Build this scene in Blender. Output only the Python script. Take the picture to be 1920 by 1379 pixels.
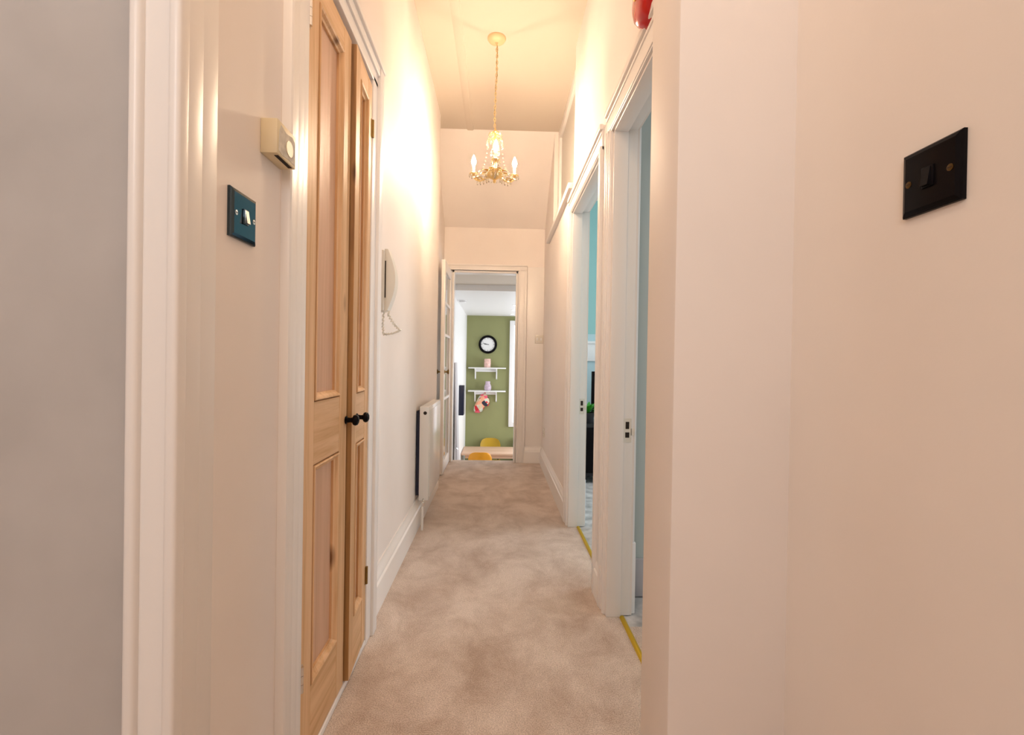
import bpy, bmesh, math, random
from mathutils import Vector, Matrix
random.seed(7)
for o in list(bpy.data.objects): bpy.data.objects.remove(o)
S = bpy.context.scene
COL = S.collection
# ------------------------------------------------------------------ camera
H = 1.05
yaw, pitch, roll = .0289, -.0065, .0162
fw = Vector((math.sin(yaw)*math.cos(pitch), math.cos(yaw)*math.cos(pitch), math.sin(pitch)))
r0 = Vector((math.cos(yaw), -math.sin(yaw), 0)); u0 = r0.cross(fw)
R_ = math.cos(roll)*r0 + math.sin(roll)*u0; U_ = -math.sin(roll)*r0 + math.cos(roll)*u0
cam = bpy.data.cameras.new('camera'); co = bpy.data.objects.new('camera', cam); COL.objects.link(co)
cam.sensor_width = 36; cam.lens = 900/1920*36; cam.shift_y = -3.2/1920; cam.clip_start = .02
co.matrix_world = Matrix(((R_.x, U_.x, -fw.x, 0), (R_.y, U_.y, -fw.y, 0), (R_.z, U_.z, -fw.z, H), (0, 0, 0, 1)))
S.camera = co
S.view_settings.view_transform = 'Standard'; S.view_settings.look = 'None'
S.view_settings.gamma = 1; S.view_settings.use_curve_mapping = False
S.view_settings.exposure = 0.25
S.cycles.max_bounces = 10; S.cycles.diffuse_bounces = 8; S.cycles.use_denoising = True
S.cycles.sample_clamp_indirect = 4
# ------------------------------------------------------------------ world and daylight
w = bpy.data.worlds.new('world'); S.world = w; w.use_nodes = True
w.node_tree.nodes['Background'].inputs[0].default_value = (.75, .85, 1, 1)
w.node_tree.nodes['Background'].inputs[1].default_value = .3
def area(name, loc, aim, sx, sy, power, col):
    l = bpy.data.lights.new(name, 'AREA'); l.shape = 'RECTANGLE'; l.size = sx; l.size_y = sy; l.energy = power; l.color = col
    o = bpy.data.objects.new(name, l); COL.objects.link(o); o.location = loc
    o.rotation_euler = (Vector(aim)-Vector(loc)).to_track_quat('-Z', 'Y').to_euler(); return o
def point_light(name, loc, power, col, rad=.02):
    l = bpy.data.lights.new(name, 'POINT'); l.energy = power; l.color = col; l.shadow_soft_size = rad
    o = bpy.data.objects.new(name, l); COL.objects.link(o); o.location = loc; return o
DAY = (.80, .89, 1.0); WARM = (1.0, .75, .52)
area('daylight_hall_fanlight', (-.55, -1.56, 2.32), (-.55, 0, 2.1), 1.1, .85, 20, (1, .98, .98))
area('daylight_kitchen_side', (2.55, 7.7, .35), (0, 7.7, .2), 2.0, 1.6, 73, (.93, .96, 1))
area('daylight_green_room', (2.72, 1.65, 1.4), (0, 1.65, 1.3), .8, 1.3, 13, (.95, .97, 1))
area('daylight_teal_room', (3.12, 3.7, 1.5), (0, 3.7, 1.3), 1.3, 1.5, 44, (.99, .98, 1))
LAMP_Y = 3.05; LAMP_X = -.042
BULB = 900
point_light('near_hall_fill', (-.25, .45, 2.8), 16, (1, .73, .49), .10)  # added unseen warm fill that brightens the near walls, no fitting built
# ------------------------------------------------------------------ materials
def newmat(name):
    m = bpy.data.materials.new(name); m.use_nodes = True
    nt = m.node_tree; b = nt.nodes['Principled BSDF']; return m, nt, b
def N(nt, t, **k):
    n = nt.nodes.new(t)
    for a, v in k.items(): setattr(n, a, v)
    return n
def plain(name, col, rough=.5, metal=0, bump=0, bscale=200, var=0, vscale=8, coat=0, trans=0, ior=1.45):
    m, nt, b = newmat(name)
    b.inputs['Base Color'].default_value = (*col, 1); b.inputs['Roughness'].default_value = rough; b.inputs['Metallic'].default_value = metal
    b.inputs['Coat Weight'].default_value = coat; b.inputs['Transmission Weight'].default_value = trans; b.inputs['IOR'].default_value = ior
    tc = N(nt, 'ShaderNodeTexCoord')
    if var:
        n = N(nt, 'ShaderNodeTexNoise'); n.inputs['Scale'].default_value = vscale; n.inputs['Detail'].default_value = 4
        nt.links.new(tc.outputs['Object'], n.inputs['Vector'])
        r = N(nt, 'ShaderNodeValToRGB'); r.color_ramp.elements[0].position = .3; r.color_ramp.elements[1].position = .7
        r.color_ramp.elements[0].color = (*[c*(1-var) for c in col], 1); r.color_ramp.elements[1].color = (*[min(1, c*(1+var*.4)) for c in col], 1)
        nt.links.new(n.outputs['Fac'], r.inputs['Fac']); nt.links.new(r.outputs['Color'], b.inputs['Base Color'])
    if bump:
        n = N(nt, 'ShaderNodeTexNoise'); n.inputs['Scale'].default_value = bscale; n.inputs['Detail'].default_value = 3
        nt.links.new(tc.outputs['Object'], n.inputs['Vector'])
        bp = N(nt, 'ShaderNodeBump'); bp.inputs['Strength'].default_value = bump; bp.inputs['Distance'].default_value = .002
        nt.links.new(n.outputs['Fac'], bp.inputs['Height']); nt.links.new(bp.outputs['Normal'], b.inputs['Normal'])
    return m
def emit(name, col, strength):
    m, nt, b = newmat(name)
    b.inputs['Base Color'].default_value = (*col, 1); b.inputs['Emission Color'].default_value = (*col, 1); b.inputs['Emission Strength'].default_value = strength
    return m
M = {}
M['wall'] = plain('cream_wall_paint', (.82, .76, .715), .60, bump=.05, bscale=150, var=.03, vscale=3)
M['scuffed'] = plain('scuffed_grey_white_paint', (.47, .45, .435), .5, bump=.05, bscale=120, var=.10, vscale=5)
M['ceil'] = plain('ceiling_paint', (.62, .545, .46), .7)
M['gloss'] = plain('white_gloss_paint', (.83, .80, .77), .34, bump=.04, bscale=60)
M['white'] = plain('white_paint', (.82, .82, .82), .45)
M['rad'] = plain('radiator_enamel', (.80, .785, .77), .25)
M['green'] = plain('sage_green_paint', (.275, .285, .125), .6, var=.05, vscale=2)
M['teal'] = plain('teal_paint', (.26, .49, .48), .6)
M['paleblue'] = plain('pale_blue_paint', (.42, .58, .62), .6)
M['greygreen'] = plain('grey_green_paint', (.48, .53, .51), .6)
M['nickel'] = plain('black_nickel', (.065, .095, .12), .10, metal=.95)
M['black'] = plain('black_gloss', (.006, .005, .006), .10)
M['black'].node_tree.nodes['Principled BSDF'].inputs['Specular IOR Level'].default_value = .08
M['blackmatt'] = plain('black_matt', (.012, .012, .014), .5)
M['chrome'] = plain('chrome', (.75, .74, .72), .18, metal=1)
M['brass'] = plain('brass', (.62, .42, .10), .28, metal=1)
M['screw'] = plain('dark_screw', (.10, .065, .025), .35, metal=1)
M['brassdark'] = plain('aged_brass', (.30, .20, .07), .35, metal=1)
M['strip'] = plain('brass_strip', (.58, .40, .02), .45, metal=.5)
M['gold'] = plain('gilded_metal', (.80, .60, .28), .32, metal=.85)
M['rose'] = plain('rose_enamel', (.70, .52, .30), .4)
M['cream'] = plain('aged_cream_plastic', (.70, .60, .40), .4)
M['paper'] = plain('torn_paper', (.62, .58, .50), .8, var=.25, vscale=60)
M['ivory'] = plain('ivory_plastic', (.72, .69, .62), .38)
M['red'] = plain('red_enamel', (.48, .012, .010), .22, coat=.4)
M['dark'] = plain('dark_recess', (.02, .012, .008), .8)
M['crystal'] = plain('glass_crystal', (1, .95, .85), .05, trans=.9, ior=1.5)
M['candle'] = plain('candle_sleeve', (.85, .80, .68), .5)
M['bulb'] = emit('lit_bulb', WARM, BULB)
M['spot'] = emit('lit_spot', (1, .97, .92), 6)
M['daypane'] = emit('daylit_blind', (.96, .96, 1), .75)
M['glass'] = plain('door_glass', (.93, .95, .94), .03, trans=.75, ior=1.5)
M['obscure'] = plain('obscured_glass', (.52, .50, .46), .35)
M['navy'] = plain('navy_lacquer_and_shade', (.010, .012, .035), .35)
M['greyboard'] = plain('grey_board', (.50, .48, .50), .5)
M['orange'] = plain('orange_ply', (.72, .30, .012), .4)
M['yellow'] = plain('mustard_ply', (.50, .30, .012), .4)
M['pinkglass'] = plain('pink_glass', (.80, .52, .46), .2, var=.25, vscale=40)
M['lilacglass'] = plain('lilac_glass', (.58, .46, .56), .2, var=.2, vscale=40)
M['leaf'] = plain('plant_leaf', (.05, .35, .03), .4, var=.3, vscale=20)
M['soil'] = plain('potting_soil', (.03, .02, .012), .9)
M['lowerfloor'] = plain('kitchen_floor', (.42, .38, .34), .5, var=.1)
M['vinyl'] = plain('patterned_floor', (.55, .54, .53), .5, var=.45, vscale=14)

def wood(name, base, dark, axis, scale=1.0, knots=True, rough=.5):
    m, nt, b = newmat(name); L = nt.links
    tc = N(nt, 'ShaderNodeTexCoord'); mp = N(nt, 'ShaderNodeMapping')
    s = [26*scale]*3; s[axis] = 1.3*scale; mp.inputs['Scale'].default_value = s
    L.new(tc.outputs['Object'], mp.inputs['Vector'])
    n = N(nt, 'ShaderNodeTexNoise'); n.inputs['Scale'].default_value = 1.0; n.inputs['Detail'].default_value = 5; n.inputs['Roughness'].default_value = .55; n.inputs['Distortion'].default_value = .8
    L.new(mp.outputs['Vector'], n.inputs['Vector'])
    n2 = N(nt, 'ShaderNodeTexNoise'); n2.inputs['Scale'].default_value = 7; n2.inputs['Detail'].default_value = 4
    L.new(mp.outputs['Vector'], n2.inputs['Vector'])
    r = N(nt, 'ShaderNodeValToRGB'); e = r.color_ramp.elements
    e[0].position = .32; e[0].color = (*dark, 1); e[1].position = .62; e[1].color = (*base, 1)
    mx = N(nt, 'ShaderNodeMath', operation='MULTIPLY_ADD'); mx.inputs[1].default_value = .25; L.new(n2.outputs['Fac'], mx.inputs[0]); 
    sub = N(nt, 'ShaderNodeMath', operation='SUBTRACT'); L.new(n.outputs['Fac'], sub.inputs[0]); sub.inputs[1].default_value = .1
    L.new(sub.outputs[0], mx.inputs[2]); L.new(mx.outputs[0], r.inputs['Fac'])
    out = r.outputs['Color']
    if knots:
        mp2 = N(nt, 'ShaderNodeMapping'); s2 = [7.0]*3; s2[axis] = 3.2; mp2.inputs['Scale'].default_value = s2
        L.new(tc.outputs['Object'], mp2.inputs['Vector'])
        v = N(nt, 'ShaderNodeTexVoronoi'); v.inputs['Scale'].default_value = 1; v.inputs['Randomness'].default_value = 1
        L.new(mp2.outputs['Vector'], v.inputs['Vector'])
        kr = N(nt, 'ShaderNodeValToRGB'); k = kr.color_ramp.elements; k[0].position = .05; k[0].color = (1, 1, 1, 1); k[1].position = .15; k[1].color = (0, 0, 0, 1)
        L.new(v.outputs['Distance'], kr.inputs['Fac'])
        mixn = N(nt, 'ShaderNodeMix', data_type='RGBA'); L.new(kr.outputs['Color'], mixn.inputs[0]); L.new(out, mixn.inputs[6]); mixn.inputs[7].default_value = (dark[0]*.35, dark[1]*.28, dark[2]*.25, 1)
        out = mixn.outputs[2]
    L.new(out, b.inputs['Base Color']); b.inputs['Roughness'].default_value = rough
    bp = N(nt, 'ShaderNodeBump'); bp.inputs['Strength'].default_value = .12; bp.inputs['Distance'].default_value = .002
    L.new(n2.outputs['Fac'], bp.inputs['Height']); L.new(bp.outputs['Normal'], b.inputs['Normal'])
    return m
PB, PD = (.70, .45, .25), (.52, .29, .12)
M['pine_v'] = wood('pine_vertical_grain', PB, PD, 2)
M['pine_h'] = wood('pine_horizontal_grain', PB, PD, 1)
M['pine_panel'] = wood('pine_panel_grain', (.63, .40, .27), (.52, .31, .19), 2, .8, knots=False)
M['pine_edge'] = wood('pine_rough_edge', (.46, .25, .09), (.20, .085, .022), 2, .8)
M['table'] = wood('pale_beech', (.70, .47, .33), (.60, .38, .25), 0, .6, knots=False)

def carpet():
    m, nt, b = newmat('cut_pile_carpet'); L = nt.links
    tc = N(nt, 'ShaderNodeTexCoord')
    mp = N(nt, 'ShaderNodeMapping'); mp.inputs['Scale'].default_value = (1.0, .8, 1); L.new(tc.outputs['Object'], mp.inputs['Vector'])
    a = N(nt, 'ShaderNodeTexNoise'); a.inputs['Scale'].default_value = 4.2; a.inputs['Detail'].default_value = 9; a.inputs['Roughness'].default_value = .70; a.inputs['Distortion'].default_value = .35
    L.new(mp.outputs['Vector'], a.inputs['Vector'])
    r = N(nt, 'ShaderNodeValToRGB'); e = r.color_ramp.elements
    e[0].position = .34; e[0].color = (.47, .355, .275, 1); e[1].position = .60; e[1].color = (.72, .61, .525, 1)
    L.new(a.outputs['Fac'], r.inputs['Fac'])
    f = N(nt, 'ShaderNodeTexNoise'); f.inputs['Scale'].default_value = 260; f.inputs['Detail'].default_value = 2; L.new(tc.outputs['Object'], f.inputs['Vector'])
    fr = N(nt, 'ShaderNodeValToRGB'); fr.color_ramp.elements[0].position = .3; fr.color_ramp.elements[0].color = (.62, .60, .58, 1); fr.color_ramp.elements[1].position = .7; fr.color_ramp.elements[1].color = (1.15, 1.15, 1.15, 1)
    L.new(f.outputs['Fac'], fr.inputs['Fac'])
    mx = N(nt, 'ShaderNodeMix', data_type='RGBA', blend_type='MULTIPLY'); mx.inputs[0].default_value = 1
    L.new(r.outputs['Color'], mx.inputs[6]); L.new(fr.outputs['Color'], mx.inputs[7]); L.new(mx.outputs[2], b.inputs['Base Color'])
    b.inputs['Roughness'].default_value = .95; b.inputs['Sheen Weight'].default_value = .2
    bp = N(nt, 'ShaderNodeBump'); bp.inputs['Strength'].default_value = .6; bp.inputs['Distance'].default_value = .006
    L.new(f.outputs['Fac'], bp.inputs['Height']); L.new(bp.outputs['Normal'], b.inputs['Normal'])
    return m
M['carpet'] = carpet()
def mitt_cloth():
    m, nt, b = newmat('patchwork_cloth'); L = nt.links
    tc = N(nt, 'ShaderNodeTexCoord'); v = N(nt, 'ShaderNodeTexVoronoi'); v.inputs['Scale'].default_value = 13
    L.new(tc.outputs['Object'], v.inputs['Vector'])
    sp = N(nt, 'ShaderNodeSeparateColor'); L.new(v.outputs['Color'], sp.inputs['Color'])
    r = N(nt, 'ShaderNodeValToRGB'); r.color_ramp.interpolation = 'CONSTANT'; e = r.color_ramp.elements
    e[0].position = 0; e[0].color = (.62, .03, .04, 1); e[1].position = .28; e[1].color = (.70, .55, .38, 1)
    for p, c in ((.48, (.03, .03, .05, 1)), (.58, (.80, .12, .18, 1)), (.74, (.62, .64, .55, 1)), (.88, (.85, .40, .25, 1))):
        x = e.new(p); x.color = c
    L.new(sp.outputs[0], r.inputs['Fac']); L.new(r.outputs['Color'], b.inputs['Base Color']); b.inputs['Roughness'].default_value = .9
    return m
M['mitt'] = mitt_cloth()

# ------------------------------------------------------------------ builders
class MB:
    def __init__(s): s.b = bmesh.new()
    def box(s, x0, x1, y0, y1, z0, z1, bev=0, seg=2):
        x0, x1 = sorted((x0, x1)); y0, y1 = sorted((y0, y1)); z0, z1 = sorted((z0, z1))
        v = [s.b.verts.new(p) for p in ((x0, y0, z0), (x1, y0, z0), (x1, y1, z0), (x0, y1, z0), (x0, y0, z1), (x1, y0, z1), (x1, y1, z1), (x0, y1, z1))]
        fs = [s.b.faces.new([v[i] for i in f]) for f in ((3, 2, 1, 0), (4, 5, 6, 7), (0, 1, 5, 4), (1, 2, 6, 5), (2, 3, 7, 6), (3, 0, 4, 7))]
        if bev:
            es = list({e for f in fs for e in f.edges})
            bmesh.ops.bevel(s.b, geom=es, offset=bev, segments=seg, profile=.5, affect='EDGES')
        return s
    def prism(s, poly, axis, a0, a1):
        """poly: 2D points in the two other axes (in x,y,z order), extruded along axis."""
        def P(p, a):
            q = list(p); q.insert(axis, a); return q
        A = [s.b.verts.new(P(p, a0)) for p in poly]; B = [s.b.verts.new(P(p, a1)) for p in poly]
        n = len(poly); fs = [s.b.faces.new(A), s.b.faces.new(B[::-1])]
        for i in range(n): fs.append(s.b.faces.new((A[i], B[i], B[(i+1) % n], A[(i+1) % n])))
        bmesh.ops.recalc_face_normals(s.b, faces=fs); return s
    def lathe(s, prof, c, ax='z', n=20):
        def T(r, h, t):
            a, b_ = r*math.cos(t), r*math.sin(t)
            d = {'z': (a, b_, h), 'x': (h, a, b_), '-x': (-h, a, -b_), 'y': (a, h, -b_), '-y': (a, -h, b_)}[ax]
            return (c[0]+d[0], c[1]+d[1], c[2]+d[2])
        rings = []
        for r, h in prof:
            rings.append([s.b.verts.new(T(0, h, 0))] if r < 1e-6 else [s.b.verts.new(T(r, h, 2*math.pi*i/n)) for i in range(n)])
        fs = []
        for A, B in zip(rings, rings[1:]):
            if len(A) == 1 and len(B) == 1: continue
            for i in range(n):
                j = (i+1) % n
                if len(A) == 1: fs.append(s.b.faces.new((A[0], B[i], B[j])))
                elif len(B) == 1: fs.append(s.b.faces.new((A[i], B[0], A[j])))
                else: fs.append(s.b.faces.new((A[i], B[i], B[j], A[j])))
        for ring in (rings[0], rings[-1]):
            if len(ring) > 1: fs.append(s.b.faces.new(ring))
        bmesh.ops.recalc_face_normals(s.b, faces=fs); return s
    def tube(s, pts, r, n=8, closed=False):
        pts = [Vector(p) for p in pts]; rr = r if isinstance(r, (list, tuple)) else [r]*len(pts); rings = []
        prev = None; m = len(pts)
        for i, p in enumerate(pts):
            if closed: d = pts[(i+1) % m]-pts[i-1]
            else: d = pts[min(i+1, m-1)]-pts[max(i-1, 0)]
            d.normalize()
            if prev is None:
                u = d.orthogonal().normalized()
            else:
                u = (prev-d*prev.dot(d)).normalized()
            prev = u; v = d.cross(u)
            rings.append([s.b.verts.new(p+rr[i]*(math.cos(2*math.pi*k/n)*u+math.sin(2*math.pi*k/n)*v)) for k in range(n)])
        fs = []
        rng = range(m) if closed else range(m-1)
        for i in rng:
            A, B = rings[i], rings[(i+1) % m]
            for k in range(n): fs.append(s.b.faces.new((A[k], A[(k+1) % n], B[(k+1) % n], B[k])))
        if not closed: fs += [s.b.faces.new(rings[0][::-1]), s.b.faces.new(rings[-1])]
        bmesh.ops.recalc_face_normals(s.b, faces=fs); return s
    def ball(s, c, r, sc=(1, 1, 1), u=8, v=6):
        bmesh.ops.create_uvsphere(s.b, u_segments=u, v_segments=v, radius=r, matrix=Matrix.Translation(c) @ Matrix.Diagonal((*sc, 1))); return s
    def build(s, name, mat, parent=None, local=False, smooth=35, label=None, kind=None):
        me = bpy.data.meshes.new(name); s.b.to_mesh(me); s.b.free()
        if isinstance(mat, str): mat = M[mat]
        me.materials.append(mat)
        if smooth:
            me.polygons.foreach_set('use_smooth', [True]*len(me.polygons)); me.set_sharp_from_angle(angle=math.radians(smooth))
        o = bpy.data.objects.new(name, me); COL.objects.link(o)
        if parent:
            o.parent = parent
            if not local:   # authored in world coordinates
                me.transform(world(parent).inverted())
        if label: o['label'] = label
        if kind: o['kind'] = kind
        return o
def world(o):
    m = o.matrix_basis.copy()
    while o.parent: o = o.parent; m = o.matrix_basis @ m
    return m
def thing(name, label, cat, loc, rz=0, group=None, kind=None):
    o = bpy.data.objects.new(name, None); COL.objects.link(o); o.location = loc; o.rotation_euler = (0, 0, rz); o.empty_display_size = .05
    o['label'] = label; o['category'] = cat
    if group: o['group'] = group
    return o
def setting(name, loc=(0, 0, 0)):
    o = bpy.data.objects.new(name, None); COL.objects.link(o); o.location = loc; o.empty_display_size = .05; o['kind'] = 'structure'; return o
def boxes(*bs, bev=0):
    m = MB()
    for b in bs: m.box(*b, bev=bev)
    return m
def struct(name, mb, mat, parent=None, smooth=35):
    o = mb.build(name, mat, parent, smooth=smooth)
    if not parent: o['kind'] = 'structure'
    return o
def tag(o, label, cat, group=None):
    o['label'] = label; o['category'] = cat
    if group: o['group'] = group
    return o
def dup(root, loc=None, label=None, mats=None):
    r = root.copy(); COL.objects.link(r)
    if loc is not None: r.location = loc
    if label: r['label'] = label
    def rec(a, b):
        for ch in [c for c in COL.objects if c.parent == a]:
            d = ch.copy(); COL.objects.link(d); d.parent = b; rec(ch, d)
    rec(root, r); return r

# ------------------------------------------------------------------ room shell
CZ = 3.10          # hall ceiling
XR = .47           # hall right wall
XL = -.51          # hall left wall beyond the cupboard
FY = 5.04          # far wall
GY = 9.3           # green wall
KX = -.615         # kitchen left wall
KF = -1.26         # kitchen floor
KC = 1.95          # kitchen ceiling
NX = .562          # near right wall
struct('floor', boxes((-2.1, .60, -1.7, 1.9, -.06, 0), (-.70, .536, 1.9, FY+.10, -.06, 0)), 'carpet')
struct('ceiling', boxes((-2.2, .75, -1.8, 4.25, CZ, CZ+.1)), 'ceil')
struct('ceiling_slope', MB().prism([(4.25, CZ), (FY+.02, 2.44), (FY+.02, 2.54), (4.25, CZ+.1)], 0, -.62, .62), 'wall')
# left side: near wall facing the viewer, switch wall, cupboard, long wall
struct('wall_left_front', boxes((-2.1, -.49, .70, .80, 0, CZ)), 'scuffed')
struct('wall_left_switch', boxes((-.60, -.47, .80, 1.06, 0, CZ)), 'wall')
struct('wall_left_above_cupboard', boxes((-.60, -.475, 1.06, 1.90, 2.14, CZ)), 'wall')
struct('wall_left_cupboard_inside', boxes((-1.2, -1.15, .8, 1.95, 0, 2.3), (-1.2, -.6, 1.87, 1.95, 0, 2.3), (-1.2, -.60, .8, .84, 0, 2.3), (-1.2, -.5, .8, 1.95, 2.2, 2.3)), 'wall')
struct('wall_left', boxes((-.65, XL, 1.85, 4.02, 0, CZ)), 'wall')
struct('wall_left_end', boxes((-.70, -.580, 4.0, FY+.1, 0, CZ)), 'wall')
# right side
struct('wall_right_near', boxes((NX, .70, -1.7, 1.075, 0, CZ)), 'wall')
struct('wall_right_return', boxes((.334, NX+.01, .905, 1.075, 0, CZ), bev=.006), 'wall')
D1a, D1b, D2a, D2b, DH = 1.22, 1.99, 2.232, 3.08, 2.03
struct('wall_right', boxes((XR, .575, 1.07, D1a, 0, CZ), (XR, .575, D1b, D2a, 0, CZ), (XR, .575, D2b, FY+.1, 0, 2.20), (XR, .575, D1a, D1b, DH, CZ), (XR, .575, D2a, D2b, DH, 2.20),
       (XR, .575, D2a, 3.10, 2.20, CZ), (.538, .575, 3.10, 4.27, 2.20, CZ), (XR, .575, 4.27, FY+.1, 2.20, CZ)), 'wall')
# far wall around the opening
OL, OR_, OH = -.492, .195, 2.005
struct('wall_far', boxes((-.62, OL, FY, FY+.1, 0, 2.6), (OR_, .62, FY, FY+.1, 0, 2.6), (OL, OR_, FY, FY+.1, OH, 2.6)), 'wall')
struct('trim_1', boxes((.292, XR+.005, FY-.012, FY+.01, 0, 2.055), bev=.003), 'gloss')
# boxed plaster beam on the ceiling
struct('trim_2', MB().prism([(-.325, CZ+.01), (-.300, CZ-.006), (-.255, CZ-.006), (-.235, CZ+.01)], 1, 2.5, 4.26), 'ceil')
# camera-side room behind
struct('wall_back', boxes((-2.2, -1.10, -1.74, -1.64, 0, CZ), (0, .7, -1.74, -1.64, 0, CZ), (-1.10, 0, -1.74, -1.64, 0, 1.89), (-1.10, 0, -1.74, -1.64, 2.75, CZ)), 'wall')
struct('wall_side_back', boxes((-2.2, -2.1, -1.74, .8, 0, CZ)), 'wall')
wn = setting('window_1', (-.55, -1.69, 1.89))
boxes((-1.10, -1.05, -1.72, -1.66, 1.89, 2.75), (-.05, 0, -1.72, -1.66, 1.89, 2.75), (-1.05, -.05, -1.72, -1.66, 1.89, 1.94), (-1.05, -.05, -1.72, -1.66, 2.70, 2.75)).build('window_frame', 'gloss', wn)
boxes((-.575, -.525, -1.71, -1.67, 1.94, 2.70)).build('glazing_bar', 'gloss', wn)

# skirting boards: moulded profile (thickness t from the wall, height h)
def skirt_profile(w0, s, h=.172, t=.026):
    return [(w0, 0), (w0+s*t, 0), (w0+s*t, h*.68), (w0+s*t*.78, h*.72), (w0+s*t*.78, h*.78), (w0+s*t*.62, h*.86), (w0+s*t*.40, h*.92), (w0+s*t*.36, h), (w0, h)]
struct('baseboard_left', MB().prism(skirt_profile(XL-.005, 1, .172, .033), 1, 1.885, 4.015), 'gloss')
struct('baseboard_left_end', MB().prism(skirt_profile(-.583, 1), 1, 4.025, FY), 'gloss')
struct('baseboard_right', MB().prism(skirt_profile(XR+.005, -1), 1, 3.185, FY), 'gloss')
struct('baseboard_pier', MB().prism(skirt_profile(XR+.005, -1), 1, 2.073, 2.169), 'gloss')
m = MB()
m.prism(skirt_profile(FY-.008, -1), 0, .288, XR)
struct('baseboard_far', m, 'gloss')

# door sets on the right wall: lining, stop, architraves, strike plate
def door_set(n, ya, yb, wn_near, wn_far, xin):
    t = setting('trim_%d' % n, (XR, yb, 0))
    A = XR-.016
    # far side lining with its rebate (faces the viewer)
    boxes((XR-.006, .524, yb-.018, yb+.02, 0, DH+.02), (.522, .566, yb-.004, yb+.02, 0, DH+.02), bev=.002).build('door_jamb', 'gloss', t)
    boxes((XR-.006, .524, ya-.02, ya+.018, 0, DH+.02), (.522, .566, ya-.02, ya+.004, 0, DH+.02), bev=.002).build('door_jamb', 'gloss', t)
    boxes((XR-.006, .524, ya, yb, DH-.018, DH+.02), (.522, .566, ya, yb, DH-.004, DH+.02), bev=.002).build('head_jamb', 'gloss', t)
    W = .095
    def side(y0, d, wd):
        mm = MB()
        mm.box(A, XR+.004, y0, y0+d*wd, 0, DH+.012, bev=.003)
        mm.box(A-.008, A+.006, y0+d*(wd-.022), y0+d*wd, 0, DH+.012, bev=.004)
        mm.box(A-.005, A+.006, y0+d*(wd-.040), y0+d*(wd-.027), 0, DH+.012, bev=.004)
        mm.box(A-.004, A+.006, y0+d*.004, y0+d*.018, 0, DH+.012, bev=.004)
        return mm
    side(yb+.004, 1, wn_far).build('architrave', 'gloss', t); side(ya-.004, -1, wn_near).build('architrave', 'gloss', t)
    mm = MB(); z0 = DH+.012; y0, y1 = ya-.004-wn_near, yb+.004+wn_far
    mm.box(A, XR+.004, y0, y1, z0-.02, z0+W, bev=.003)
    mm.box(A-.012, A+.006, y0-.004, y1+.004, z0+W-.024, z0+W+.002, bev=.004)
    mm.box(A-.005, A+.006, y0, y1, z0+W-.044, z0+W-.030, bev=.004)
    mm.box(A-.004, A+.006, ya-.01, yb+.01, z0-.014, z0+.002, bev=.004)
    mm.build('head_architrave', 'gloss', t)
    # room-side architrave, its edge seen past the rebate
    mm = MB(); mm.box(.560, xin, yb+.012, yb+.09, .30, DH+.08, bev=.003); mm.box(.560, xin+.006, yb+.008, yb+.09, 0, .30, bev=.004)
    mm.build('inner_architrave', 'white', t)
    # strike plate with two keep holes
    zc = .775
    sp = boxes((.527, .560, yb-.0055, yb-.0035, zc-.050, zc+.050), (.558, .574, yb-.0055, yb+.012, zc-.020, zc+.008)).build('strike_plate', 'ivory', t, label='painted metal strike plate')
    boxes((.535, .550, yb-.0062, yb-.0050, zc+.006, zc+.036)).build('latch_hole', 'dark', sp)
    boxes((.534, .551, yb-.0062, yb-.0050, zc-.030, zc-.008)).build('bolt_hole', 'dark', sp)
    return t
door_set(3, D1a, D1b, .10, .078, .586)
door_set(4, D2a, D2b, .058, .10, .574)
# brass carpet bars in the two doorways
for a, b, l in ((D1a, D1b, 'brass carpet bar across the nearer right doorway'), (D2a, D2b, 'brass carpet bar across the farther right doorway')):
    m = MB(); m.prism([(.519, 0), (.524, .007), (.530, .009), (.536, .007), (.541, 0)], 1, a+.02, b-.02)
    tag(m.build('carpet_bar', 'strip'), l, 'carpet bar', 'brass carpet bars')
# boarded pier between the doors
struct('trim_5', boxes((XR-.008, XR+.005, 2.073, 2.169, 0, 2.118), bev=.003), 'gloss')
# borrowed-light window high on the right wall
wn = setting('window_2', (.52, 3.7, 2.2))
boxes((.527, .535, 3.16, 4.20, 2.27, 3.03)).build('pane', 'obscure', wn)
boxes((.505, .540, 3.09, 3.17, 2.20, CZ), (.505, .540, 4.19, 4.275, 2.20, CZ), (.505, .540, 3.17, 4.19, 2.20, 2.28), (.505, .540, 3.17, 4.19, 3.02, CZ), bev=.003).build('window_frame', 'gloss', wn)
boxes((.435, .52, 3.10, 4.56, 2.185, 2.225), bev=.006).build('window_sill', 'gloss', wn)

# doorway casing at the far wall
t = setting('trim_6', (OL, FY, 0))
def casing(x0, x1, z0, z1): return (x0, x1, FY-.022, FY+.004, z0, z1)
boxes(casing(OR_+.004, OR_+.092, 0, OH+.012), (OR_+.07, OR_+.094, FY-.030, FY, 0, OH+.012), (OR_+.004, OR_+.02, FY-.027, FY, 0, OH+.012), bev=.003).build('architrave', 'gloss', t)
boxes(casing(OL-.05, OR_+.092, OH+.004, OH+.062), (OL-.05, OR_+.096, FY-.032, FY, OH+.05, OH+.066), (OL-.05, OR_+.02, FY-.027, FY, OH+.004, OH+.018), bev=.003).build('head_architrave', 'gloss', t)
boxes((OR_-.02, OR_+.006, FY-.004, FY+.11, 0, OH+.02), bev=.002).build('door_jamb', 'gloss', t)
boxes((OL-.006, OL+.02, FY-.004, FY+.11, 0, OH+.02), bev=.002).build('door_jamb', 'gloss', t)
boxes((OL, OR_, FY-.004, FY+.11, OH-.02, OH+.006), bev=.002).build('head_jamb', 'gloss', t)

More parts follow.
